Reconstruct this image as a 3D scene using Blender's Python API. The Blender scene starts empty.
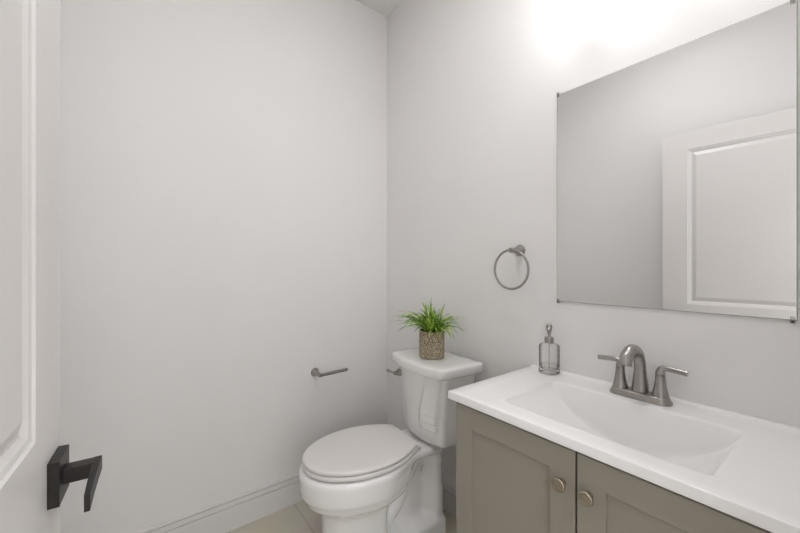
import bpy, bmesh, math, random
from mathutils import Vector, Matrix
random.seed(7)
SC = bpy.context.scene
COL = SC.collection
PI = math.pi

# ------------------------------------------------------------------ camera, world, lights, exposure
F_PX = 352.5
cam_d = bpy.data.cameras.new('camera')
cam = bpy.data.objects.new('camera', cam_d)
COL.objects.link(cam)
SC.camera = cam
cam_d.sensor_width = 36.0
cam_d.lens = 36.0 * F_PX / 800.0
cam_d.clip_start = 0.02
cam.location = (1.765, -1.247, 1.212)
yaw = math.atan(269 / F_PX)
fwd = Vector((-math.cos(yaw), math.sin(yaw), 0))
cam.rotation_euler = fwd.to_track_quat('-Z', 'Y').to_euler()

world = bpy.data.worlds.new('world')
SC.world = world
world.use_nodes = True
world.node_tree.nodes['Background'].inputs[0].default_value = (0.975, 0.975, 1.0, 1)
world.node_tree.nodes['Background'].inputs[1].default_value = 0.9

VANITY_SHADE = 4.2       # emission of the three frosted shades over the mirror
CEILING_DISC = 9.0        # flush ceiling lamp
HALL_FILL = 14.0          # added fill lamp in the unseen hall behind the doorway
SC.view_settings.view_transform = 'Standard'
SC.view_settings.look = 'None'
SC.view_settings.gamma = 1
SC.view_settings.use_curve_mapping = False
SC.view_settings.exposure = 1.64

# ------------------------------------------------------------------ materials
def srgb(r, g, b):
    def c(v):
        v /= 255.0
        return v / 12.92 if v <= 0.04045 else ((v + 0.055) / 1.055) ** 2.4
    return (c(r), c(g), c(b), 1)

def mat(name, col, rough=0.5, metal=0.0, noise=0.0, nscale=20.0, bump=0.0, bscale=200.0, coat=0.0,
        emit=0.0, trans=0.0, spec=0.5, ior=1.45):
    m = bpy.data.materials.new(name)
    m.use_nodes = True
    nt = m.node_tree
    b = nt.nodes['Principled BSDF']
    b.inputs['Base Color'].default_value = col
    b.inputs['Roughness'].default_value = rough
    b.inputs['Metallic'].default_value = metal
    b.inputs['Specular IOR Level'].default_value = spec
    b.inputs['IOR'].default_value = ior
    if coat: b.inputs['Coat Weight'].default_value = coat; b.inputs['Coat Roughness'].default_value = 0.04
    if trans: b.inputs['Transmission Weight'].default_value = trans
    if emit:
        b.inputs['Emission Color'].default_value = col
        b.inputs['Emission Strength'].default_value = emit
    tc = nt.nodes.new('ShaderNodeTexCoord')
    if noise:
        n = nt.nodes.new('ShaderNodeTexNoise'); n.inputs['Scale'].default_value = nscale
        n.inputs['Detail'].default_value = 4
        nt.links.new(tc.outputs['Object'], n.inputs['Vector'])
        r = nt.nodes.new('ShaderNodeValToRGB')
        a = [max(0, c * (1 - noise)) for c in col[:3]] + [1]
        d = [min(1, c * (1 + noise)) for c in col[:3]] + [1]
        r.color_ramp.elements[0].position = 0.3; r.color_ramp.elements[0].color = a
        r.color_ramp.elements[1].position = 0.7; r.color_ramp.elements[1].color = d
        nt.links.new(n.outputs['Fac'], r.inputs['Fac'])
        nt.links.new(r.outputs['Color'], b.inputs['Base Color'])
    if bump:
        n = nt.nodes.new('ShaderNodeTexNoise'); n.inputs['Scale'].default_value = bscale
        nt.links.new(tc.outputs['Object'], n.inputs['Vector'])
        bp = nt.nodes.new('ShaderNodeBump'); bp.inputs['Strength'].default_value = bump
        bp.inputs['Distance'].default_value = 0.001
        nt.links.new(n.outputs['Fac'], bp.inputs['Height'])
        nt.links.new(bp.outputs['Normal'], b.inputs['Normal'])
    return m

M = {}
M['wall'] = mat('painted_wall', srgb(239, 237, 235), 0.85, noise=0.008, nscale=3, bump=0.15, bscale=400)
M['ceiling'] = mat('ceiling_paint', srgb(236, 234, 231), 0.9, noise=0.006, nscale=3)
M['trim'] = mat('trim_paint', srgb(228, 226, 223), 0.4, noise=0.006, nscale=6)
M['glass_edge'] = mat('polished_glass_edge', srgb(165, 166, 164), 0.25, noise=0.02)
M['door'] = mat('door_paint', srgb(224, 221, 218), 0.38, noise=0.006, nscale=6)
M['bronze'] = mat('dark_bronze', srgb(38, 34, 32), 0.42, metal=0.3, noise=0.1, nscale=60)
M['cabinet'] = mat('taupe_cabinet_paint', srgb(152, 146, 135), 0.45, noise=0.012, nscale=8)
M['dark'] = mat('cabinet_inside', srgb(60, 55, 48), 0.8, noise=0.05)
M['counter'] = mat('white_solid_surface', srgb(247, 246, 245), 0.22, noise=0.004, nscale=4, coat=0.2)
M['porcelain'] = mat('white_porcelain', srgb(244, 243, 241), 0.12, noise=0.004, nscale=4, coat=0.5)
M['plastic'] = mat('seat_plastic', srgb(232, 228, 225), 0.28, noise=0.004, nscale=4)
M['nickel'] = mat('brushed_nickel', srgb(165, 160, 156), 0.3, metal=1.0, noise=0.06, nscale=90)
M['knob'] = mat('warm_satin_nickel', srgb(176, 167, 149), 0.3, metal=1.0, noise=0.06, nscale=120)
M['chrome'] = mat('polished_chrome', srgb(205, 203, 200), 0.1, metal=1.0, noise=0.03, nscale=50)
M['mirror'] = mat('mirror_silver', srgb(243, 243, 243), 0.012, metal=1.0, noise=0.002, nscale=2)
M['glass'] = mat('clear_glass', (1, 1, 1, 1), 0.02, trans=1.0, noise=0.002, nscale=10)
def thin_glass(name, tint, gloss):
    m = bpy.data.materials.new(name); m.use_nodes = True
    nt = m.node_tree; nt.nodes.clear()
    o = nt.nodes.new('ShaderNodeOutputMaterial'); tr_ = nt.nodes.new('ShaderNodeBsdfTransparent')
    gl = nt.nodes.new('ShaderNodeBsdfGlossy'); fr = nt.nodes.new('ShaderNodeFresnel'); mx = nt.nodes.new('ShaderNodeMixShader')
    n = nt.nodes.new('ShaderNodeTexNoise'); n.inputs['Scale'].default_value = 90
    bp = nt.nodes.new('ShaderNodeBump'); bp.inputs['Strength'].default_value = .25; bp.inputs['Distance'].default_value = .002
    nt.links.new(n.outputs['Fac'], bp.inputs['Height'])
    nt.links.new(bp.outputs['Normal'], gl.inputs['Normal']); nt.links.new(bp.outputs['Normal'], fr.inputs['Normal'])
    tr_.inputs[0].default_value = tint; gl.inputs['Roughness'].default_value = .06
    fr.inputs['IOR'].default_value = gloss
    nt.links.new(fr.outputs[0], mx.inputs[0]); nt.links.new(tr_.outputs[0], mx.inputs[1]); nt.links.new(gl.outputs[0], mx.inputs[2])
    nt.links.new(mx.outputs[0], o.inputs[0])
    return m
M['glass'] = thin_glass('clear_thin_glass', (.99, .99, .99, 1), 1.18)
M['clip'] = thin_glass('clear_clip', (.93, .93, .93, 1), 1.5)
M['soap'] = thin_glass('clear_soap_liquid', (.97, .965, .95, 1), 1.15)
M['liquid'] = mat('clear_soap', srgb(245, 244, 240), 0.05, trans=1.0, noise=0.01, nscale=10, ior=1.35)
M['shade'] = mat('lit_frosted_glass', (0.975, 0.975, 1.0, 1), 0.4, emit=VANITY_SHADE)
M['disc'] = mat('lit_ceiling_diffuser', (0.975, 0.975, 1.0, 1), 0.4, emit=CEILING_DISC)
M['hall_fill'] = mat('hall_fill_diffuser', (0.97, 0.97, 1.0, 1), 0.4, emit=HALL_FILL)
M['soil'] = mat('dark_moss', srgb(45, 50, 25), 0.95, noise=0.4, nscale=90)
M['caulk'] = mat('black_rubber', srgb(30, 30, 30), 0.7, noise=0.05)

def mirror_edge():
    return mat('mirror_bevel', srgb(238, 238, 238), 0.05, metal=1.0, noise=0.01)
M['bevel'] = mirror_edge()

def leaf_mat():
    m = bpy.data.materials.new('grass_leaf'); m.use_nodes = True
    nt = m.node_tree; b = nt.nodes['Principled BSDF']
    tc = nt.nodes.new('ShaderNodeTexCoord'); n = nt.nodes.new('ShaderNodeTexNoise')
    n.inputs['Scale'].default_value = 38
    nt.links.new(tc.outputs['Object'], n.inputs['Vector'])
    r = nt.nodes.new('ShaderNodeValToRGB')
    r.color_ramp.elements[0].position = 0.36; r.color_ramp.elements[0].color = srgb(76, 122, 36)
    r.color_ramp.elements[1].position = 0.64; r.color_ramp.elements[1].color = srgb(196, 216, 96)
    e = r.color_ramp.elements.new(0.5); e.color = srgb(132, 178, 56)
    nt.links.new(n.outputs['Fac'], r.inputs['Fac'])
    nt.links.new(r.outputs['Color'], b.inputs['Base Color'])
    b.inputs['Roughness'].default_value = 0.4
    return m
M['leaf'] = leaf_mat()

def pot_mat():
    m = bpy.data.materials.new('rough_woven_pot'); m.use_nodes = True
    nt = m.node_tree; b = nt.nodes['Principled BSDF']
    tc = nt.nodes.new('ShaderNodeTexCoord'); n = nt.nodes.new('ShaderNodeTexVoronoi')
    n.inputs['Scale'].default_value = 235
    nt.links.new(tc.outputs['Object'], n.inputs['Vector'])
    r = nt.nodes.new('ShaderNodeValToRGB')
    r.color_ramp.elements[0].position = 0.1; r.color_ramp.elements[0].color = srgb(226, 213, 186)
    r.color_ramp.elements[1].position = 0.75; r.color_ramp.elements[1].color = srgb(108, 90, 62)
    nt.links.new(n.outputs['Distance'], r.inputs['Fac'])
    nt.links.new(r.outputs['Color'], b.inputs['Base Color'])
    bp = nt.nodes.new('ShaderNodeBump'); bp.invert = True
    bp.inputs['Strength'].default_value = 0.9; bp.inputs['Distance'].default_value = 0.002
    nt.links.new(n.outputs['Distance'], bp.inputs['Height'])
    nt.links.new(bp.outputs['Normal'], b.inputs['Normal'])
    b.inputs['Roughness'].default_value = 0.75
    return m
M['pot'] = pot_mat()

def tile_mat():
    m = bpy.data.materials.new('beige_floor_tile'); m.use_nodes = True
    nt = m.node_tree; b = nt.nodes['Principled BSDF']
    tc = nt.nodes.new('ShaderNodeTexCoord')
    mp = nt.nodes.new('ShaderNodeMapping')
    mp.inputs['Location'].default_value = (0.10, 0.585, 0)
    nt.links.new(tc.outputs['Object'], mp.inputs['Vector'])
    br = nt.nodes.new('ShaderNodeTexBrick')
    br.offset = 0.0; br.offset_frequency = 2
    br.inputs['Scale'].default_value = 1.0
    br.inputs['Brick Width'].default_value = 0.61
    br.inputs['Row Height'].default_value = 0.305
    br.inputs['Mortar Size'].default_value = 0.002
    br.inputs['Mortar Smooth'].default_value = 0.2
    br.inputs['Color1'].default_value = srgb(204, 198, 183)
    br.inputs['Color2'].default_value = srgb(200, 194, 179)
    br.inputs['Mortar'].default_value = srgb(168, 161, 146)
    nt.links.new(mp.outputs['Vector'], br.inputs['Vector'])
    n = nt.nodes.new('ShaderNodeTexNoise'); n.inputs['Scale'].default_value = 5
    n.inputs['Detail'].default_value = 6
    nt.links.new(tc.outputs['Object'], n.inputs['Vector'])
    mx = nt.nodes.new('ShaderNodeMix'); mx.data_type = 'RGBA'; mx.blend_type = 'SOFT_LIGHT'
    mx.inputs[0].default_value = 0.25
    nt.links.new(br.outputs['Color'], mx.inputs[6]); nt.links.new(n.outputs['Color'], mx.inputs[7])
    hs = nt.nodes.new('ShaderNodeHueSaturation'); hs.inputs['Saturation'].default_value = 0.95
    nt.links.new(mx.outputs[2], hs.inputs['Color'])
    nt.links.new(hs.outputs['Color'], b.inputs['Base Color'])
    b.inputs['Roughness'].default_value = 0.45
    return m
M['tile'] = tile_mat()

# ------------------------------------------------------------------ mesh helpers
def V(*a): return Vector(a)

def obj(name, bm, m, parent=None, smooth=True, angle=35, bevel=0.0, seg=3, subsurf=0):
    bmesh.ops.recalc_face_normals(bm, faces=bm.faces[:])
    me = bpy.data.meshes.new(name)
    bm.to_mesh(me); bm.free()
    o = bpy.data.objects.new(name, me)
    COL.objects.link(o)
    me.materials.append(M[m] if isinstance(m, str) else m)
    if smooth:
        for p in me.polygons: p.use_smooth = True
    if bevel:
        b = o.modifiers.new('bevel', 'BEVEL'); b.width = bevel; b.segments = seg
        b.limit_method = 'ANGLE'; b.angle_limit = math.radians(35); b.harden_normals = False
    if subsurf:
        s = o.modifiers.new('subsurf', 'SUBSURF'); s.levels = subsurf; s.render_levels = subsurf
    if smooth:
        try:
            me.set_sharp_from_angle(angle=math.radians(angle))
        except Exception: pass
        if bevel:
            w = o.modifiers.new('wn', 'WEIGHTED_NORMAL'); w.keep_sharp = False
            me.attributes.get('sharp_edge') and me.attributes.remove(me.attributes['sharp_edge'])
    if parent is not None: o.parent = parent
    return o

def thing(name, label, cat, loc=(0, 0, 0), rz=0.0, group=None):
    o = bpy.data.objects.new(name, None)
    o.empty_display_size = 0.05
    COL.objects.link(o)
    o.location = loc; o.rotation_euler = (0, 0, rz)
    o['label'] = label; o['category'] = cat
    if group: o['group'] = group
    return o

def struct(name, bm, m, parent=None, label=None, **k):
    o = obj(name, bm, m, parent, **k)
    if parent is None: o['kind'] = 'structure'
    if label: o['label'] = label
    return o

def box(bm, x0, x1, y0, y1, z0, z1):
    vs = [bm.verts.new((x, y, z)) for x in (x0, x1) for y in (y0, y1) for z in (z0, z1)]
    for f in ((0, 1, 3, 2), (4, 6, 7, 5), (0, 4, 5, 1), (2, 3, 7, 6), (0, 2, 6, 4), (1, 5, 7, 3)):
        bm.faces.new([vs[i] for i in f])
    return bm

def bx(*a):
    bm = bmesh.new()
    return box(bm, *a)

def loft(bm, rings, cap0=True, cap1=True, close=True):
    vr = [[bm.verts.new(p) for p in r] for r in rings]
    n = len(rings[0])
    for a, b in zip(vr[:-1], vr[1:]):
        for i in range(n if close else n - 1):
            j = (i + 1) % n
            bm.faces.new((a[i], a[j], b[j], b[i]))
    if cap0: bm.faces.new(vr[0][::-1])
    if cap1: bm.faces.new(vr[-1])
    return vr

def lathe(bm, prof, c=(0, 0, 0), axis='z', n=40, cap0=True, cap1=True, mod=None):
    rings = []
    for r, h in prof:
        ring = []
        for i in range(n):
            t = 2 * PI * i / n
            rr = max(r, 1e-5)
            if mod: rr *= mod(t, h)
            a, b = rr * math.cos(t), rr * math.sin(t)
            if axis == 'z': p = (c[0] + a, c[1] + b, c[2] + h)
            elif axis == 'y': p = (c[0] + a, c[1] + h, c[2] + b)
            else: p = (c[0] + h, c[1] + a, c[2] + b)
            ring.append(p)
        rings.append(ring)
    loft(bm, rings, cap0, cap1)
    return bm

def catmull(pts, k=8):
    pts = [Vector(p) for p in pts]
    P = [2 * pts[0] - pts[1]] + pts + [2 * pts[-1] - pts[-2]]
    out = []
    for i in range(1, len(P) - 2):
        for j in range(k):
            t = j / k
            a, b, c, d = P[i - 1], P[i], P[i + 1], P[i + 2]
            out.append(0.5 * ((2 * b) + (c - a) * t + (2 * a - 5 * b + 4 * c - d) * t * t + (3 * b - a - 3 * c + d) * t ** 3))
    out.append(pts[-1])
    return out

def tube(bm, pts, rad, n=16, closed=False, flat=1.0, up=(0, 0, 1)):
    """sweep; rad = number or function of 0..1 ; flat scales the second radius"""
    rings = []
    N = len(pts)
    prev = None
    for i, p in enumerate(pts):
        if closed: t = (pts[(i + 1) % N] - pts[i - 1]).normalized()
        elif i == 0: t = (pts[1] - pts[0]).normalized()
        elif i == N - 1: t = (pts[-1] - pts[-2]).normalized()
        else: t = (pts[i + 1] - pts[i - 1]).normalized()
        if prev is None:
            u = Vector(up)
            if abs(u.dot(t)) > 0.95: u = Vector((1, 0, 0))
        else: u = prev
        s = t.cross(u).normalized(); u = s.cross(t).normalized(); prev = u
        f = i / max(1, N - 1)
        r = rad(f) if callable(rad) else rad
        fl = flat(f) if callable(flat) else flat
        rings.append([p + s * r * math.cos(a) + u * r * fl * math.sin(a) for a in (2 * PI * j / n for j in range(n))])
    if closed:
        rings.append(rings[0])
        vr = [[bm.verts.new(q) for q in r] for r in rings[:-1]]
        for k in range(len(vr)):
            a, b = vr[k], vr[(k + 1) % len(vr)]
            for i in range(n):
                j = (i + 1) % n
                bm.faces.new((a[i], a[j], b[j], b[i]))
    else:
        loft(bm, rings)
    return bm

def rrect(x0, x1, y0, y1, z, r, n=6):
    pts = []
    for cx, cy, a0 in ((x1 - r, y1 - r, 0), (x0 + r, y1 - r, 90), (x0 + r, y0 + r, 180), (x1 - r, y0 + r, 270)):
        for k in range(n + 1):
            a = math.radians(a0 + 90 * k / n)
            pts.append((cx + r * math.cos(a), cy + r * math.sin(a), z))
    return pts

def sstep(a, b, x):
    if a > b: return 1 - sstep(b, a, x)
    t = min(1, max(0, (x - a) / (b - a)))
    return t * t * (3 - 2 * t)

# ------------------------------------------------------------------ room shell
RX, RY, H = 1.86, -1.49, 2.74          # right wall, wall behind the door, ceiling
T = 0.11
struct('floor', bx(-T, 3.4, -2.6, T, -0.08, 0), 'tile', smooth=False)
struct('ceiling', bx(-T, 3.4, -2.6, T, H, H + 0.08), 'ceiling', smooth=False)
struct('wall_left', bx(-T, 0, RY - T, T, 0, H), 'wall', smooth=False)
struct('wall_back', bx(0, RX + T, 0, T, 0, H), 'wall', smooth=False)
struct('wall_front', bx(0, RX + T, RY - T, RY, 0, H), 'wall', smooth=False)
DY0, DY1, DH = -1.43, -0.66, 2.045     # doorway the photographer stands in
b = bmesh.new()
box(b, RX, RX + T, DY1, 0, 0, H); box(b, RX, RX + T, RY, DY0, 0, H); box(b, RX, RX + T, DY0, DY1, DH, H)
struct('wall_right', b, 'wall', smooth=False)
b = bmesh.new()
box(b, RX - 0.012, RX + T + 0.012, DY1 - 0.018, DY1, 0, DH); box(b, RX - 0.012, RX + T + 0.012, DY0, DY0 + 0.018, 0, DH)
box(b, RX - 0.012, RX + T + 0.012, DY0 + .018, DY1 - .018, DH - 0.018, DH)
struct('trim_1', b, 'trim', smooth=False)
# hall beyond the doorway
b = bmesh.new()
box(b, 3.3, 3.4, -2.6, T, 0, .25); box(b, 3.3, 3.4, -2.6, T, 2.45, H); box(b, 3.3, 3.4, -2.6, -2.45, .25, 2.45); box(b, 3.3, 3.4, 0, T, .25, 2.45); box(b, RX + T, 3.3, 0, T, 0, H); box(b, RX + T, 3.3, -2.6, -2.5, 0, H)
box(b, RX, RX + T, -2.5, RY - T, 0, H)
struct('wall_hall', b, 'wall', smooth=False)

b = bmesh.new()  # added window in the unseen hall, lets soft fill through the doorway
for z0, z1 in ((.25, .30), (2.40, 2.45)): box(b, 3.32, 3.38, -2.45, 0, z0, z1)
for y in (-2.45, -1.65, -.85, -.05): box(b, 3.32, 3.38, y, y + .05, .30, 2.40)
struct('fill_window_1', b, 'trim', smooth=False)

def baseboard(name, length, loc, rz):
    # profile: d = out from wall, z
    prof = [(0, 0), (0.009, 0), (0.009, 0.106), (0.0035, 0.1065), (0.0035, 0.1105), (0.0085, 0.112), (0.0075, 0.124),
            (0.0070, 0.131), (0.0025, 0.1315), (0.0025, 0.1355), (0.0085, 0.137), (0.0085, 0.141), (0.006, 0.146), (0, 0.146)]
    bm = bmesh.new()
    loft(bm, [[(0, -d, z) for d, z in prof], [(length, -d, z) for d, z in prof]])
    o = struct(name, bm, 'trim', smooth=False)
    o.location = loc; o.rotation_euler = (0, 0, rz)
    return o
baseboard('baseboard_back', 1.0, (0.0095, 0, 0), 0)
baseboard('baseboard_left', -RY, (0, RY, 0), PI / 2)
baseboard('baseboard_front', RX, (RX, RY, 0), PI)

# ------------------------------------------------------------------ open door (folded back into the room)
DW, DT, DTOP = 0.76, 0.035, 1.996
dang = math.radians(-4)
door_bm = bmesh.new()
def panel_door(bm, W, Hh, th):
    """front face at y=0 (towards room), panels moulded in; local x along width"""
    st = 0.118
    panels = [(0.235, 0.882), (0.995, 1.893)]
    def prof(d, z0, z1):
        pass
    xs = [0, st, W - st, W]
    zs = [0.008, panels[0][0], panels[0][1], panels[1][0], panels[1][1], Hh]
    for side in (0, 1):
        y = 0 if side == 0 else -th
        s = -1 if side == 0 else 1
        g = {}
        for i, x in enumerate(xs):
            for j, z in enumerate(zs): g[i, j] = bm.verts.new((x, y, z))
        for i in range(3):
            for j in range(5):
                if i == 1 and j in (1, 3):
                    # moulded panel: rings (inset, depth)
                    loop = [g[i, j], g[i + 1, j], g[i + 1, j + 1], g[i, j + 1]]
                    x0, x1, z0, z1 = xs[1], xs[2], zs[j], zs[j + 1]
                    for ins, dp in ((0.003, 0.003), (0.010, 0.0045), (0.018, 0.010), (0.022, 0.010), (0.041, 0.002)):
                        nl = [bm.verts.new((a, y + s * dp, c)) for a, c in
                              ((x0 + ins, z0 + ins), (x1 - ins, z0 + ins), (x1 - ins, z1 - ins), (x0 + ins, z1 - ins))]
                        for k in range(4):
                            bm.faces.new((loop[k], loop[(k + 1) % 4], nl[(k + 1) % 4], nl[k]))
                        loop = nl
                    bm.faces.new(loop)
                else:
                    bm.faces.new((g[i, j], g[i + 1, j], g[i + 1, j + 1], g[i, j + 1]))
    x0, x1 = 0, W
    for q in (((0, 0, zs[0]), (0, -th, zs[0]), (0, -th, Hh), (0, 0, Hh)), ((W, 0, zs[0]), (W, -th, zs[0]), (W, -th, Hh), (W, 0, Hh)),
              ((0, 0, Hh), (W, 0, Hh), (W, -th, Hh), (0, -th, Hh)), ((0, 0, zs[0]), (W, 0, zs[0]), (W, -th, zs[0]), (0, -th, zs[0]))):
        bm.faces.new([bm.verts.new(p) for p in q])
    bmesh.ops.remove_doubles(bm, verts=bm.verts[:], dist=1e-5)
panel_door(door_bm, DW, DTOP, DT)
door = struct('door_1', door_bm, 'door', smooth=False,
              label='white two-panel door standing open at the left with a dark lever handle')
door.location = (1.030, -1.332, 0); door.rotation_euler = (0, 0, dang)
# handle: square rose, neck, lever (local door coordinates; +y is towards the room)
hs, hz = 0.042, 0.915
hroot = obj('door_handle', bx(hs - 0.029, hs + 0.029, 0, 0.0125, hz - 0.031, hz + 0.031), 'bronze', door, bevel=0.0008, seg=2)
b = bmesh.new()
box(b, hs - 0.011, hs + 0.011, 0.012, 0.050, hz - 0.010, hz + 0.0105)
obj('neck', b, 'bronze', hroot, bevel=0.001, seg=2)
b = bmesh.new()
secs = [(hs - 0.0112, 0.043, 0.0525, hz - 0.0105, hz + 0.011), (hs + 0.02, 0.044, 0.0525, hz - 0.0105, hz + 0.0105),
        (hs + 0.055, 0.045, 0.0525, hz - 0.0125, hz + 0.0085), (hs + 0.088, 0.0462, 0.0525, hz - 0.0175, hz + 0.0050)]
loft(b, [[(x, y0, z0), (x, y1, z0), (x, y1, z1), (x, y0, z1)] for x, y0, y1, z0, z1 in secs])
obj('lever', b, 'bronze', hroot, bevel=0.001, seg=2)
for z in (0.25, 1.0, 1.78):
    b = bmesh.new(); lathe(b, [(0.006, 0), (0.006, 0.09)], (DW + 0.004, 0.004, z), 'z', 16)
    obj('hinge', b, 'bronze', door)

# ------------------------------------------------------------------ mirror
MX0, MX1, MZ0, MZ1 = 1.0877, 1.672, 1.0865, 1.839
mir = thing('wall_mirror', 'large frameless rectangular mirror held by clear corner clips on the wall above the sink', 'mirror', (0, 0, 0))
b = bmesh.new()
bw = 0.017
def rect(ins, y): return [(MX0 + ins, y, MZ0 + ins), (MX1 - ins, y, MZ0 + ins), (MX1 - ins, y, MZ1 - ins), (MX0 + ins, y, MZ1 - ins)]
loft(b, [rect(0, -0.0015), rect(0, -0.00546), rect(bw, -0.0055)], True, True)
obj('mirror_glass', b, 'mirror', mir, smooth=False)
b = bmesh.new()
loft(b, [rect(-.0012, -.0004), rect(-.0012, -.0052), rect(-.0001, -.0056), rect(-.0001, -.0004)], False, False)
obj('mirror_edge', b, 'glass_edge', mir, smooth=False)
for x in (MX0 + 0.003, MX1 - 0.006):
    for z, s in ((MZ0, -1), (MZ1, 1)):
        b = bmesh.new()
        box(b, x - 0.004, x + 0.004, -0.0080, -0.0060, z - (0.007 if s > 0 else 0.001), z + (0.001 if s > 0 else 0.007))
        box(b, x - 0.004, x + 0.004, -0.0080, 0, z + (0.0006 if s > 0 else -0.0080), z + (0.0080 if s > 0 else -0.0006))
        c = obj('mirror_clip', b, 'clip', mir, bevel=0.0012)
        b = bmesh.new(); lathe(b, [(0.0022, 0), (0.0022, -0.0012), (0.001, -0.002)], (x, -0.0080, z + s * 0.0045), 'y', 14)
        obj('screw', b, 'bronze', c)

# ------------------------------------------------------------------ vanity cabinet
CX0, CX1 = 1.011, 1.731
cab = thing('vanity_cabinet', 'taupe shaker vanity cabinet with two doors under the white sink top', 'cabinet', (0, 0, 0))
b = bmesh.new()
fy = -0.437
box(b, CX0, CX0 + 0.016, fy, -0.002, 0, 0.8055); box(b, CX1 - 0.016, CX1, fy, -0.002, 0, 0.8055)
box(b, CX0 + .016, CX1 - .016, fy, -0.014, 0.10, 0.116); box(b, CX0 + .016, CX1 - .016, -0.012, -0.002, 0.0, 0.66)
box(b, CX0 + .016, CX1 - .016, fy + .006, fy + 0.024, 0.745, 0.8055); box(b, 1.352, 1.402, fy + .02, fy + 0.038, 0.116, 0.745); box(b, CX0 + .016, CX1 - .016, fy + 0.05, fy + 0.066, 0, 0.10)
obj('body', b, 'cabinet', cab, smooth=False)
def shaker(x0, x1, z0, z1, yf, th, st):
    bm = bmesh.new()
    y1 = yf + th
    def ring(a, y): return [(x0 + a, y, z0 + a), (x1 - a, y, z0 + a), (x1 - a, y, z1 - a), (x0 + a, y, z1 - a)]
    loft(bm, [ring(0, y1), ring(0, yf + .0012), ring(.0012, yf), ring(st - .0008, yf), ring(st, yf + .0008), ring(st, yf + .0075)], True, True)
    return bm
YF = -0.457
for (x0, x1, kx) in ((CX0 + .001, 1.3748, 1.3475), (1.3796, CX1 - .001, 1.4075)):
    d = obj('door', shaker(x0, x1, 0.112, 0.7965, YF, 0.019, 0.060), 'cabinet', cab, smooth=False)
    b = bmesh.new()
    lathe(b, [(0.0075, 0.0), (0.0065, -0.004), (0.0055, -0.012), (0.009, -0.0165), (0.0146, -0.018), (0.0157, -0.020),
              (0.0155, -0.0222), (0.0142, -0.0236), (0.0134, -0.0240), (0.0128, -0.0238), (0.008, -0.0255), (0.001, -0.026)],
          (kx, YF, 0.7165), 'y', 36)
    obj('knob', b, 'knob', d, angle=60)

# ------------------------------------------------------------------ sink top (one moulded piece)
TX0, TX1, TY0, TZ, TB = 0.990, 1.752, -0.469, 0.829, 0.806
SXC, SHW, SYB, SYF, SD = 1.371, 0.229, -0.128, -0.401, 0.128
top = thing('vanity_sink_top', 'white one-piece sink top with a rectangular scooped basin on the taupe cabinet', 'sink', (0, 0, 0))
def basin_depth(x):
    t = abs(x - SXC) / SHW
    if t >= 1: return 0
    return SD * (0.5 * math.sqrt(1 - t * t) + 0.5 * (1 - t * t))
b = bmesh.new()
xl = [TX0, TX0 + .0008, TX0 + 0.003, 1.03, 1.07, 1.11, 1.130]
NB = 72
for i in range(NB + 1):
    t = -math.cos(PI * i / NB)
    xl.append(SXC + SHW * t)
xl += [1.612, 1.64, 1.68, 1.72, TX1 - 0.003, TX1 - .0008, TX1]
# rows: (y, kind, frac) frac = how deep in the basin
rows = [(TY0, -0.003, 0), (TY0 + .0008, -.0008, 0), (TY0 + .003, 0, 0), (-0.44, 0, 0), (-0.415, 0, 0), (SYF - .003, 0, 0), (SYF, 0, 0.012),
        (SYF + .004, 0, .08), (SYF + .016, 0, .45), (SYF + .028, 0, .78), (SYF + .042, 0, .90), (SYF + .07, 0, .955), (-0.28, 0, .985), (-0.22, 0, 1.0), (-0.18, 0, 1.0), (SYB - .016, 0, 1.0),
        (SYB - .0105, 0, .985), (SYB - .0075, 0, .93), (SYB - .0055, 0, .80), (SYB - .0015, 0, .06), (SYB, 0, 0.008), (SYB + .003, 0, 0), (-0.10, 0, 0), (-0.05, 0, 0),
        (-0.026, 0, 0), (-0.022, .0012, 0), (-0.0195, .004, 0), (-0.017, .0052, 0), (-0.008, .0056, 0), (0.0 - .0005, .0056, 0)]
G = []
for (y, dz, fr) in rows:
    r = []
    for x in xl:
        ez = dz
        if x in (TX0, TX1): ez = min(ez, 0) - .003
        elif abs(x - TX0) < .001 or abs(x - TX1) < .001: ez -= .0008
        r.append(b.verts.new((x, y, TZ + ez - fr * basin_depth(x))))
    G.append(r)
for i in range(len(rows) - 1):
    for j in range(len(xl) - 1):
        b.faces.new((G[i][j], G[i][j + 1], G[i + 1][j + 1], G[i + 1][j]))
# skirt and underside rim
per = G[0] + [r[-1] for r in G[1:]] + G[-1][-2::-1] + [r[0] for r in G[-2:0:-1]]
low = [b.verts.new((v.co.x, v.co.y, TB + (0.0))) for v in per]
n = len(per)
for i in range(n):
    j = (i + 1) % n
    b.faces.new((per[i], low[i], low[j], per[j]))
cxm, cym = (TX0 + TX1) / 2, TY0 / 2
inn = [b.verts.new((min(max(v.co.x, CX0 + .03), CX1 - .03), min(max(v.co.y, -.42), -.03), TB)) for v in low]
for i in range(n):
    j = (i + 1) % n
    try: b.faces.new((low[i], inn[i], inn[j], low[j]))
    except Exception: pass
bmesh.ops.dissolve_degenerate(b, dist=1e-6, edges=b.edges[:])
obj('basin_top', b, 'counter', top, angle=50)
b = bmesh.new()
lathe(b, [(0.022, -0.002), (0.022, 0.0015), (0.0195, 0.0025), (0.0175, 0.001), (0.0165, 0.001), (0.0155, 0.004), (0.002, 0.0055)],
      (SXC, -0.235, TZ - SD * 0.995 + .0012), 'z', 32)
obj('drain', b, 'nickel', top)

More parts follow.
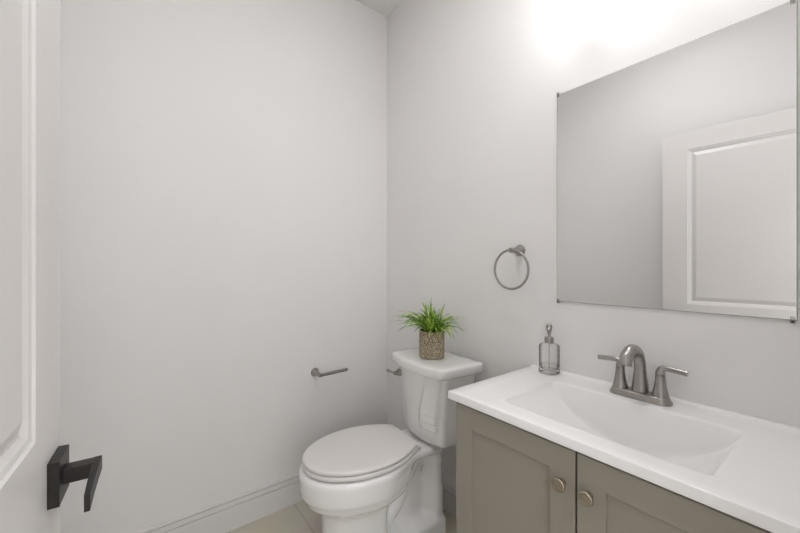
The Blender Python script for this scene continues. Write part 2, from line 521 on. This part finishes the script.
# ------------------------------------------------------------------ faucet
fx, fyy, fz = 1.371, -0.066, TZ + 0.0002
fau = thing('faucet', 'brushed nickel two-handle faucet with arched spout behind the white basin', 'faucet', (fx, fyy, fz))
def stad(hx, hy, z, n=14):
    pts = []
    c = hx - hy
    for k in range(n + 1):
        a = -PI / 2 + PI * k / n; pts.append((c + hy * math.cos(a), hy * math.sin(a), z))
    for k in range(n + 1):
        a = PI / 2 + PI * k / n; pts.append((-c + hy * math.cos(a), hy * math.sin(a), z))
    return pts
b = bmesh.new()
loft(b, [stad(.079, .027, 0), stad(.079, .027, .004), stad(.078, .0262, .0055), stad(.0755, .0245, .011), stad(.073, .0225, .0165), stad(.0715, .021, .0185), stad(.068, .018, .0195)])
obj('base', b, 'nickel', fau, angle=50)
# spout: rises from the base, bends towards the basin (-y)
b = bmesh.new()
pts = catmull([(0, .004, .017), (0, .0045, .045), (0, .004, .080), (0, -.003, .112), (0, -.024, .139), (0, -.057, .149), (0, -.087, .140), (0, -.1005, .122), (0, -.104, .112)], 8)
def rr(f):
    return 0.0220 - 0.0068 * sstep(0, .30, f) + .0012 * sstep(.6, 1, f)
def tube_y(bm, pts, rad, n=24, flat=1.0):
    rings = []
    for i, p in enumerate(pts):
        t = (pts[min(i + 1, len(pts) - 1)] - pts[max(i - 1, 0)]).normalized()
        s = Vector((1, 0, 0)); u = s.cross(t).normalized()
        f = i / (len(pts) - 1); r = rad(f)
        rings.append([p + s * r * 1.0 * math.cos(a) + u * r * flat * math.sin(a) for a in (2 * PI * j / n for j in range(n))])
    loft(bm, rings)
tube_y(b, pts, rr, flat=.93)
sp = obj('spout', b, 'nickel', fau, angle=50)
b = bmesh.new(); tube_y(b, [Vector((0, -.1041, .1122)), Vector((0, -.1043, .1112))], lambda f: .0115)
obj('aerator', b, 'nickel', sp)
for s in (-1, 1):
    b = bmesh.new()
    lathe(b, [(0.0215, .018), (0.0208, .022), (0.0175, .034), (0.0146, .048), (0.0127, .062), (0.0119, .0775), (.0106, .078), (.0106, .0797), (.0118, .0800)], (s * .051, 0, 0), 'z', 28)
    h = obj('handle', b, 'nickel', fau)
    b = bmesh.new()
    lp = catmull([(s * .051, 0, .0812), (s * .0515, 0, .090), (s * .056, -.0005, .0975), (s * .066, -.001, .0995), (s * .088, -.002, .0985), (s * .113, -.003, .0965)], 6)
    tube(b, lp, lambda f: .0118 - .0042 * sstep(0, .55, f), 16, flat=lambda f: 1 - .2 * sstep(.2, .6, f), up=(0, 1, 0))
    obj('lever', b, 'nickel', h, angle=50)

# ------------------------------------------------------------------ soap dispenser
sd = thing('soap_dispenser', 'clear ribbed glass soap dispenser with a chrome pump on the sink top', 'soap dispenser', (1.083, -0.052, TZ + .0003))
SH = 0.108
b = bmesh.new()
def rib(t, h): return 1 + 0.018 * abs(math.cos(10 * t))
outer = [(0.026, 0), (0.0325, 0.002), (0.0350, 0.006), (0.0350, 0.012), (0.0338, 0.018), (0.0340, 0.096), (0.0325, 0.1015), (0.027, 0.105), (0.016, 0.107), (0.0135, SH)]
inner = [(0.0115, SH), (0.0125, 0.104), (0.024, 0.1015), (0.0305, 0.094), (0.0308, 0.020), (0.028, 0.014), (0.001, 0.013)]
lathe(b, outer, n=80, mod=rib, cap1=False)
obj('bottle', b, 'glass', sd, angle=40)
b = bmesh.new()
lathe(b, [(0.001, .0140), (0.027, .0150), (0.0298, .021), (0.0298, .034), (0.001, .034)], n=40)
obj('soap', b, 'soap', sd)
b = bmesh.new()
lathe(b, [(0.0020, 0.018), (0.0020, SH)], n=12)
obj('dip_tube', b, 'clip', sd)
b = bmesh.new()
lathe(b, [(0.0155, SH + .0005), (0.0158, SH + .003), (0.0158, SH + .018), (0.0148, SH + .021), (0.006, SH + .022), (0.0048, SH + .024), (0.0050, SH + .030), (0.0066, SH + .038), (0.0092, SH + .047), (0.0108, SH + .055), (0.0108, SH + .060), (0.0092, SH + .0655), (0.0055, SH + .069), (0.001, SH + .070)], n=32)
pc = obj('pump', b, 'nickel', sd)
b = bmesh.new()
tube(b, catmull([(0, 0, SH + .058), (.012, -.020, SH + .060), (.017, -.030, SH + .057), (.0185, -.033, SH + .052)], 6), lambda f: .0045 - .001 * f, 12)
obj('nozzle', b, 'chrome', pc)

# ------------------------------------------------------------------ towel ring
tr = thing('towel_ring', 'round brushed nickel towel ring on the wall left of the mirror', 'towel ring', (0.929, 0, 1.276))
b = bmesh.new()
lathe(b, [(0.0235, 0), (0.0235, -.004), (0.022, -.007), (0.0145, -.018), (0.0105, -.030), (0.0090, -.054), (0.0105, -.060), (0.0098, -.067), (0.001, -.069)], axis='y', n=32)
obj('mount', b, 'nickel', tr)
b = bmesh.new()
R0 = 0.0765
pts = [Vector((-.001 + R0 * math.sin(2 * PI * i / 72), -.060, -R0 + .001 + R0 * math.cos(2 * PI * i / 72))) for i in range(72)]
tube(b, pts, .0048, 14, closed=True, up=(0, 1, 0))
obj('ring', b, 'nickel', tr)

# ------------------------------------------------------------------ toilet paper holder
tp = thing('toilet_paper_holder', 'brushed nickel toilet paper holder arm without a roll on the left wall', 'toilet paper holder', (0, -0.470, 0.651))
b = bmesh.new()
lathe(b, [(0.0225, 0), (0.0225, .004), (0.021, .007), (0.014, .018), (0.0105, .032), (0.0100, .058), (0.0105, .070), (0.0095, .075), (0.001, .077)], axis='x', n=32)
obj('mount', b, 'nickel', tp)
b = bmesh.new()
tube(b, [Vector(p) for p in ((.066, -.010, -.001), (.066, .02, -.001), (.066, .09, .0005), (.066, .152, .0015), (.066, .158, .002))], lambda f: .0088, 16)
obj('bar', b, 'nickel', tp, angle=50)

# ------------------------------------------------------------------ toilet
TL = (0.545, -0.036, 0)
TR = math.radians(-5)
toi = thing('toilet', 'white two-piece toilet with closed lid between the left wall and the vanity', 'toilet', TL, TR)
N1, N2, N3 = 22, 26, 8
def body_ring(z, yf, ym, hw, yb, hb, yt=-.25, r=.03, side=True):
    """half outline from front tip to back centre, mirrored. yt = where the narrow rear width is reached"""
    half = []
    for k in range(N1 + 1):
        a = (PI / 2) * k / N1
        half.append((hw * math.sin(a) ** 0.94, ym - (ym - yf) * math.cos(a)))
    for k in range(1, N2 + 1):
        y = ym + (yb - r - ym) * k / N2
        w = hw + (hb - hw) * sstep(ym, yt, y)
        half.append((w, y))
    for k in range(1, N3 + 1):
        a = (PI / 2) * k / N3
        half.append((hb - r + r * math.cos(a), yb - r + r * math.sin(a)))
    half.append((0, yb))
    pts = [(x, y, z) for x, y in half] + [(-x, y, z) for x, y in half[-2:0:-1]]
    return pts
Ls = [  # z, yf, ym, hw, yb, hb, yt
    (0.000, -.632, -.44, .122, -.085, .124, -.25), (0.060, -.626, -.44, .119, -.085, .123, -.25), (0.096, -.621, -.44, .116, -.087, .121, -.25),
    (0.104, -.619, -.44, .115, -.090, .117, -.25), (0.110, -.617, -.44, .114, -.092, .110, -.25), (0.122, -.617, -.44, .113, -.092, .108, -.25),
    (0.15, -.616, -.44, .112, -.092, .108, -.25), (0.19, -.616, -.44, .113, -.092, .108, -.25), (0.22, -.618, -.44, .116, -.092, .108, -.25),
    (0.240, -.621, -.44, .119, -.094, .108, -.25), (0.258, -.626, -.44, .124, -.096, .108, -.25), (0.272, -.636, -.44, .133, -.098, .108, -.25),
    (0.283, -.650, -.44, .144, -.098, .108, -.25), (0.291, -.665, -.44, .155, -.098, .108, -.25), (0.298, -.677, -.44, .163, -.098, .108, -.24),
    (0.306, -.685, -.44, .169, -.098, .108, -.235), (0.330, -.697, -.44, .1775, -.098, .108, -.23), (0.335, -.7015, -.44, .1810, -.098, .109, -.23),
    (0.342, -.7045, -.44, .1825, -.097, .110, -.23), (0.360, -.706, -.44, .1835, -.096, .110, -.23),
    (0.385, -.707, -.44, .1845, -.10, .108, -.235), (0.406, -.708, -.44, .1850, -.09, .112, -.225), (0.416, -.705, -.44, .1830, -.09, .112, -.225),
    (0.421, -.699, -.44, .1780, -.092, .109, -.225), (0.423, -.687, -.44, .167, -.098, .102, -.225)]
trap = [Vector((-.42, .10)), Vector((-.36, .135)), Vector((-.30, .20)), Vector((-.255, .285)), Vector((-.225, .335)), Vector((-.18, .33)), Vector((-.15, .27)), Vector((-.14, .12))]
def dseg(p, a, b_):
    ab = b_ - a; t = max(0, min(1, (p - a).dot(ab) / ab.length_squared)); return (p - a - ab * t).length
def recess(x, y, z):
    zt = .272 + .108 * sstep(-.34, -.25, y)
    k = sstep(-.400, -.360, y) * (1 - sstep(-.175, -.135, y)) * sstep(.106, .128, z) * (1 - sstep(zt - .012, zt + .018, z))
    d = .074 * k
    # the bowl overhang region: pull in what the wide rim would leave
    p = Vector((y, z))
    dd = min(dseg(p, trap[i], trap[i + 1]) for i in range(4))
    d -= .024 * math.exp(-(dd / .026) ** 2) * k
    return d
rings = []
# densify levels
for i in range(len(Ls) - 1):
    a, c = Ls[i], Ls[i + 1]
    m = max(1, int(round((c[0] - a[0]) / 0.012)))
    for j in range(m):
        t = j / m
        rings.append([a[q] + (c[q] - a[q]) * t for q in range(7)])
rings.append(list(Ls[-1]))
for q in rings: q[0] *= 1.014
rr_ = []
for L in rings:
    ring = body_ring(L[0], *L[1:6], yt=L[6])
    out = []
    for (x, y, z) in ring:
        w = abs(x)
        if w > .03:
            d = recess(x, y, z)
            x = math.copysign(max(.026, w - d * min(1, (w - .03) / .04)), x)
        out.append((x, y, z))
    rr_.append(out)
b = bmesh.new()
loft(b, rr_)
bowl = obj('bowl', b, 'porcelain', toi, angle=60)
for s in (-1, 1):
    b = bmesh.new()
    lathe(b, [(0.012, 0), (0.012, s * .006), (0.009, s * .011), (0.001, s * .013)], (0, 0, 0), 'x', 24)
    bmesh.ops.scale(b, vec=(1, .75, 1.3), verts=b.verts[:])
    c = obj('bolt_cap', b, 'plastic', bowl); c.location = (s * .060, -.185, .320)
# seat and lid
def egg(z, ins=0.0, w=.178, yf=-.694, yb=-.240, ym=-.44, bwd=.114, r=.014):
    half = []
    for k in range(N1 + 1):
        a = (PI / 2) * k / N1
        half.append(((w - ins) * math.sin(a) ** 0.94, ym - (ym - yf - ins) * math.cos(a)))
    for k in range(1, N2 + 1):
        f = k / N2
        y = ym + (yb - ins - r - ym) * f
        wd = w + (bwd - w) * (f ** 1.9)
        half.append((wd - ins, y))
    for k in range(1, N3 + 1):
        a = (PI / 2) * k / N3
        half.append((bwd - ins - r + r * math.cos(a), yb - ins - r + r * math.sin(a)))
    half.append((0, yb - ins))
    return [(x, y, z) for x, y in half] + [(-x, y, z) for x, y in half[-2:0:-1]]
b = bmesh.new()
loft(b, [egg(0.4375, .006), egg(0.4390, .002), egg(0.4420, .0005), egg(0.4495, 0), egg(0.4535, .002), egg(0.4550, .006)])
obj('seat', b, 'plastic', toi, angle=60).location.z = -.003
b = bmesh.new()
loft(b, [egg(0.4580, .006), egg(0.4595, .0025), egg(0.4620, .001), egg(0.4690, .0010), egg(0.4725, .004), egg(0.4740, .009), egg(0.4750, .03), egg(0.4762, .08)])
obj('seat_lid', b, 'plastic', toi, angle=60).location.z = -.003
for s in (-1, 1):
    b = bmesh.new()
    lathe(b, [(.0105, -.013), (.012, -.010), (.012, .010), (.0105, .013)], (s * .084, -.228, .443), 'x', 24)
    box(b, s * .084 - .011, s * .084 + .011, -.238, -.216, .4285, .443)
    obj('seat_hinge', b, 'plastic', toi, bevel=.001)
b = bmesh.new(); lathe(b, [(.0055, 0), (.0055, .013), (.003, .015)], (.098, -.230, .450), 'x', 16)
obj('hinge_pin', b, 'plastic', toi)
# tank
def tank_ring(z, hw, yf, yb, bow, r=.03, n=14):
    """front bowed outline: from right back round the front to left back"""
    pts = []
    for k in range(n + 1):                     # front edge from left to right
        x = -hw + r + 2 * (hw - r) * k / n
        pts.append((x, yf - bow * (1 - (x / hw) ** 2), z))
    yc = pts[-1][1]
    for k in range(1, 7):
        a = -PI / 2 + (PI / 2) * k / 6
        pts.append((hw - r + r * math.cos(a), yc + r + r * math.sin(a), z))
    rb = .012
    for k in range(5):
        a = (PI / 2) * k / 4
        pts.append((hw - rb + rb * math.cos(a), yb - rb + rb * math.sin(a), z))
    for k in range(5):
        a = PI / 2 + (PI / 2) * k / 4
        pts.append((-hw + rb + rb * math.cos(a), yb - rb + rb * math.sin(a), z))
    for k in range(0, 6):
        a = PI + (PI / 2) * k / 6
        pts.append((-hw + r + r * math.cos(a), yc + r + r * math.sin(a), z))
    return pts
def TK(f): return .150 + .020 * f + .030 * f ** 3
b = bmesh.new()
tk = []
for z in [.4355, .438, .442] + [.45 + .0125 * i for i in range(24)] + [.742]:
    f = (z - .4355) / .3145
    hw = TK(f)
    yf = -.156 - .010 * f - .008 * f ** 3
    ins = .006 if z == .4355 else (.002 if z == .438 else 0)
    tk.append([(x + .018, y, zz) for x, y, zz in tank_ring(z, hw - ins, yf + ins, -.012, .036 + .008 * f, r=.020)])
loft(b, tk)
b_ = None
tank = obj('tank', b, 'porcelain', toi, angle=60)
tank.location = (.006, 0, .012)
# raised trapezoid panel with stepped lower end, part of the tank front
b = bmesh.new()
def fy_at(x, z):
    f = (z - .4355) / .3145
    hw = TK(f)
    return -.156 - .010 * f - .008 * f ** 3 - (.036 + .008 * f) * (1 - min(1, ((x - .018) / hw) ** 2))
def lerp_tab(tab, z):
    for (z0, a), (z1, c) in zip(tab[:-1], tab[1:]):
        if z <= z1: return a + (c - a) * max(0, (z - z0) / (z1 - z0))
    return tab[-1][1]
LEFT = [(.447, -.060), (.470, -.030), (.497, .015), (.528, .026), (.564, .036), (.644, .064), (.730, .094), (.768, .106)]
zl = [(.447, -.0005), (.450, .0012), (.493, .0018), (.496, .0052), (.527, .0056), (.530, .0090), (.561, .0094), (.564, .0130)] + [(.565 + .0170 * i, .0130 - .0006 * i) for i in range(1, 11)] + [(.741, .0060)]
prs = []
for z, h in zl:
    f = (z - .4355) / .3145
    xl0 = lerp_tab(LEFT, z); xr0 = .018 + TK(f) - .016
    row = []
    for k in range(0, 25):
        x = xl0 + (xr0 - xl0) * k / 24
        e = sstep(0, 7 + 8 * sstep(.56, .47, z) if z < .56 else 7, k) * sstep(24, 20, k)
        row.append(b.verts.new((x, fy_at(x, z) - (h * e - .0012 * (1 - e)), z)))
    prs.append(row)
for i in range(len(prs) - 1):
    for k in range(24):
        b.faces.new((prs[i][k], prs[i][k + 1], prs[i + 1][k + 1], prs[i + 1][k]))
me_tmp = b
obj('front_panel', b, 'porcelain', tank, angle=30)
# tank lid
b = bmesh.new()
def lid_ring(z, ins): return [(x + .038, y, zz + .020) for x, y, zz in tank_ring(z, .199 - ins, -.212 + ins, 0.017 - ins, .036, r=.035, n=24)]
loft(b, [lid_ring(.7355, .007), lid_ring(.738, .003), lid_ring(.742, .001), lid_ring(.768, .0), lid_ring(.7740, .0015), lid_ring(.7778, .005), lid_ring(.7797, .011), lid_ring(.7807, .04)])
obj('tank_lid', b, 'porcelain', toi, angle=60)
# flush lever
lx, lz = -.117, .702
ly = fy_at(lx, lz) - .007
b = bmesh.new()
lathe(b, [(.0175, .016), (.0175, -.003), (.0155, -.006), (.010, -.008), (.0085, -.014), (.0105, -.018), (.0105, -.026), (.006, -.029), (.001, -.030)], (lx, ly, lz), 'y', 28)
fl = obj('flush_lever', b, 'nickel', toi)
b = bmesh.new()
tube(b, catmull([(lx, ly - .022, lz), (lx - .014, ly - .026, lz + .001), (lx - .030, ly - .031, lz + .003), (lx - .046, ly - .036, lz + .006)], 5), lambda f: .0058 + .0035 * sstep(.4, 1, f), 14, flat=.7)
obj('arm', b, 'nickel', fl)
# supply line and stop valve (behind the bowl, by the wall)
b = bmesh.new()
tube(b, catmull([(-.13, -.06, .437), (-.135, -.055, .36), (-.17, -.04, .26), (-.20, -.03, .20)], 8), .0045, 10)
obj('supply_hose', b, 'chrome', toi)

# ------------------------------------------------------------------ potted plant on the tank lid
px, py, pz = 0.577, -0.158, .8020
pl = thing('potted_plant', 'artificial grass plant in a rough beige pot on the toilet tank lid', 'plant', (px, py, pz))
b = bmesh.new()
PR, PH = .0570, .120
lathe(b, [(PR - .004, 0), (PR - .001, .002), (PR, .006), (PR, PH - .004), (PR - .001, PH), (PR - .005, PH + .0005), (PR - .0065, PH - .003), (PR - .007, .01), (.001, .01)], n=64)
obj('pot', b, 'pot', pl, angle=50)
b = bmesh.new()
lathe(b, [(PR - .008, PH - .022), (PR - .008, PH - .010), (.03, PH - .004), (.001, PH - .001)], n=32)
obj('soil', b, 'soil', pl)
b = bmesh.new()
def blade(bm, base, az, length, lean, droop, w):
    n = 9
    d = Vector((math.cos(az), math.sin(az), 0)); side = Vector((-math.sin(az), math.cos(az), 0))
    p = Vector(base); th = lean
    L, C_, R_ = [], [], []
    tw = random.uniform(-.25, .25)
    for i in range(n + 1):
        f = i / n
        ww = w * (0.55 + 1.2 * f) * (1 - f) ** .65 if f < 1 else 0.0002
        ww = max(ww, .0003)
        dirv = d * math.sin(th) + Vector((0, 0, 1)) * math.cos(th)
        nrm = side.cross(dirv)
        sd_ = side * math.cos(tw) + nrm * math.sin(tw)
        C_.append(p.copy() - nrm * (.0 + ww * .35)); L.append(p - sd_ * ww); R_.append(p + sd_ * ww)
        p = p + dirv * (length / n)
        th += droop / n * (0.5 + f)
    for off in (0,):
        vl = [bm.verts.new(q) for q in L]; vc = [bm.verts.new(q) for q in C_]; vr = [bm.verts.new(q) for q in R_]
        for i in range(n):
            bm.faces.new((vl[i], vc[i], vc[i + 1], vl[i + 1]))
            bm.faces.new((vc[i], vr[i], vr[i + 1], vc[i + 1]))
for i in range(120):
    az = random.uniform(0, 2 * PI)
    r = .034 * math.sqrt(random.random())
    inner_ = random.random()
    # keep blades off the wall behind
    L_ = random.uniform(.09, .185)
    lean = random.uniform(.15, .95); droop = random.uniform(1.0, 2.3)
    if math.sin(az) > .25 and L_ > .13: L_ = .12
    if i % 9 == 0: lean = random.uniform(0, .2); droop = random.uniform(.2, .7); L_ = random.uniform(.10, .15)
    blade(b, (r * math.cos(az), r * math.sin(az), PH - .012), az + random.uniform(-.3, .3), L_, lean, droop, random.uniform(.0045, .0085))
# a few long arching blades seen at the sides and the tall one in the centre
for az, L_, lean, droop in ((-2.5, .21, .75, 1.5), (-2.2, .20, .9, 1.3), (2.9, .20, .8, 1.5), (-.5, .20, .75, 1.25), (.1, .21, .7, 1.3), (-.2, .18, .9, 1.2), (-1.7, .16, .05, -.3), (-2.0, .155, .15, .3), (-.8, .17, .45, .7)):
    blade(b, (.01 * math.cos(az), .01 * math.sin(az), PH - .01), az, L_, lean, droop, .0042)
fo = obj('foliage', b, 'leaf', pl, angle=60)
so = fo.modifiers.new('thick', 'SOLIDIFY'); so.thickness = .0005

# ------------------------------------------------------------------ lamps (above and behind the frame)
vl = thing('vanity_light', 'three-shade brushed nickel light bar on the wall above the mirror', 'wall light', (1.38, 0, 2.24))
obj('back_plate', bx(-.26, .26, -.022, 0, -.035, .055), 'nickel', vl, bevel=.003)
for i, x in enumerate((-.19, 0, .19)):
    b = bmesh.new(); tube(b, catmull([(x, -.02, .01), (x, -.10, .015), (x, -.158, .010), (x, -.165, -.012)], 6), .007, 12)
    obj('arm', b, 'nickel', vl)
    b = bmesh.new(); lathe(b, [(.022, .0), (.030, -.02), (.042, -.075), (.045, -.10), (.001, -.10)], (x, -.165, -.012), 'z', 32)
    obj('lamp_shade', b, 'shade', vl)
def disc_lamp(x, y, r, m, label):
    t = thing('ceiling_light', label, 'ceiling light', (x, y, H))
    b = bmesh.new(); lathe(b, [(r + .012, 0), (r + .012, -.012), (r, -.016), (r - .002, -.010), (.001, -.010)], n=48)
    obj('trim_ring', b, 'trim', t)
    b = bmesh.new(); lathe(b, [(r - .006, -.0105), (r - .006, -.014), (.001, -.018)], n=48)
    obj('diffuser', b, m, t)
disc_lamp(1.12, -0.78, .15, 'disc', 'round flush white ceiling light in the middle of the bathroom ceiling')
disc_lamp(2.60, -1.10, .16, 'hall_fill', 'added round fill light on the ceiling of the unseen hall outside the doorway')  # added lamp, fills the lower room from the hall
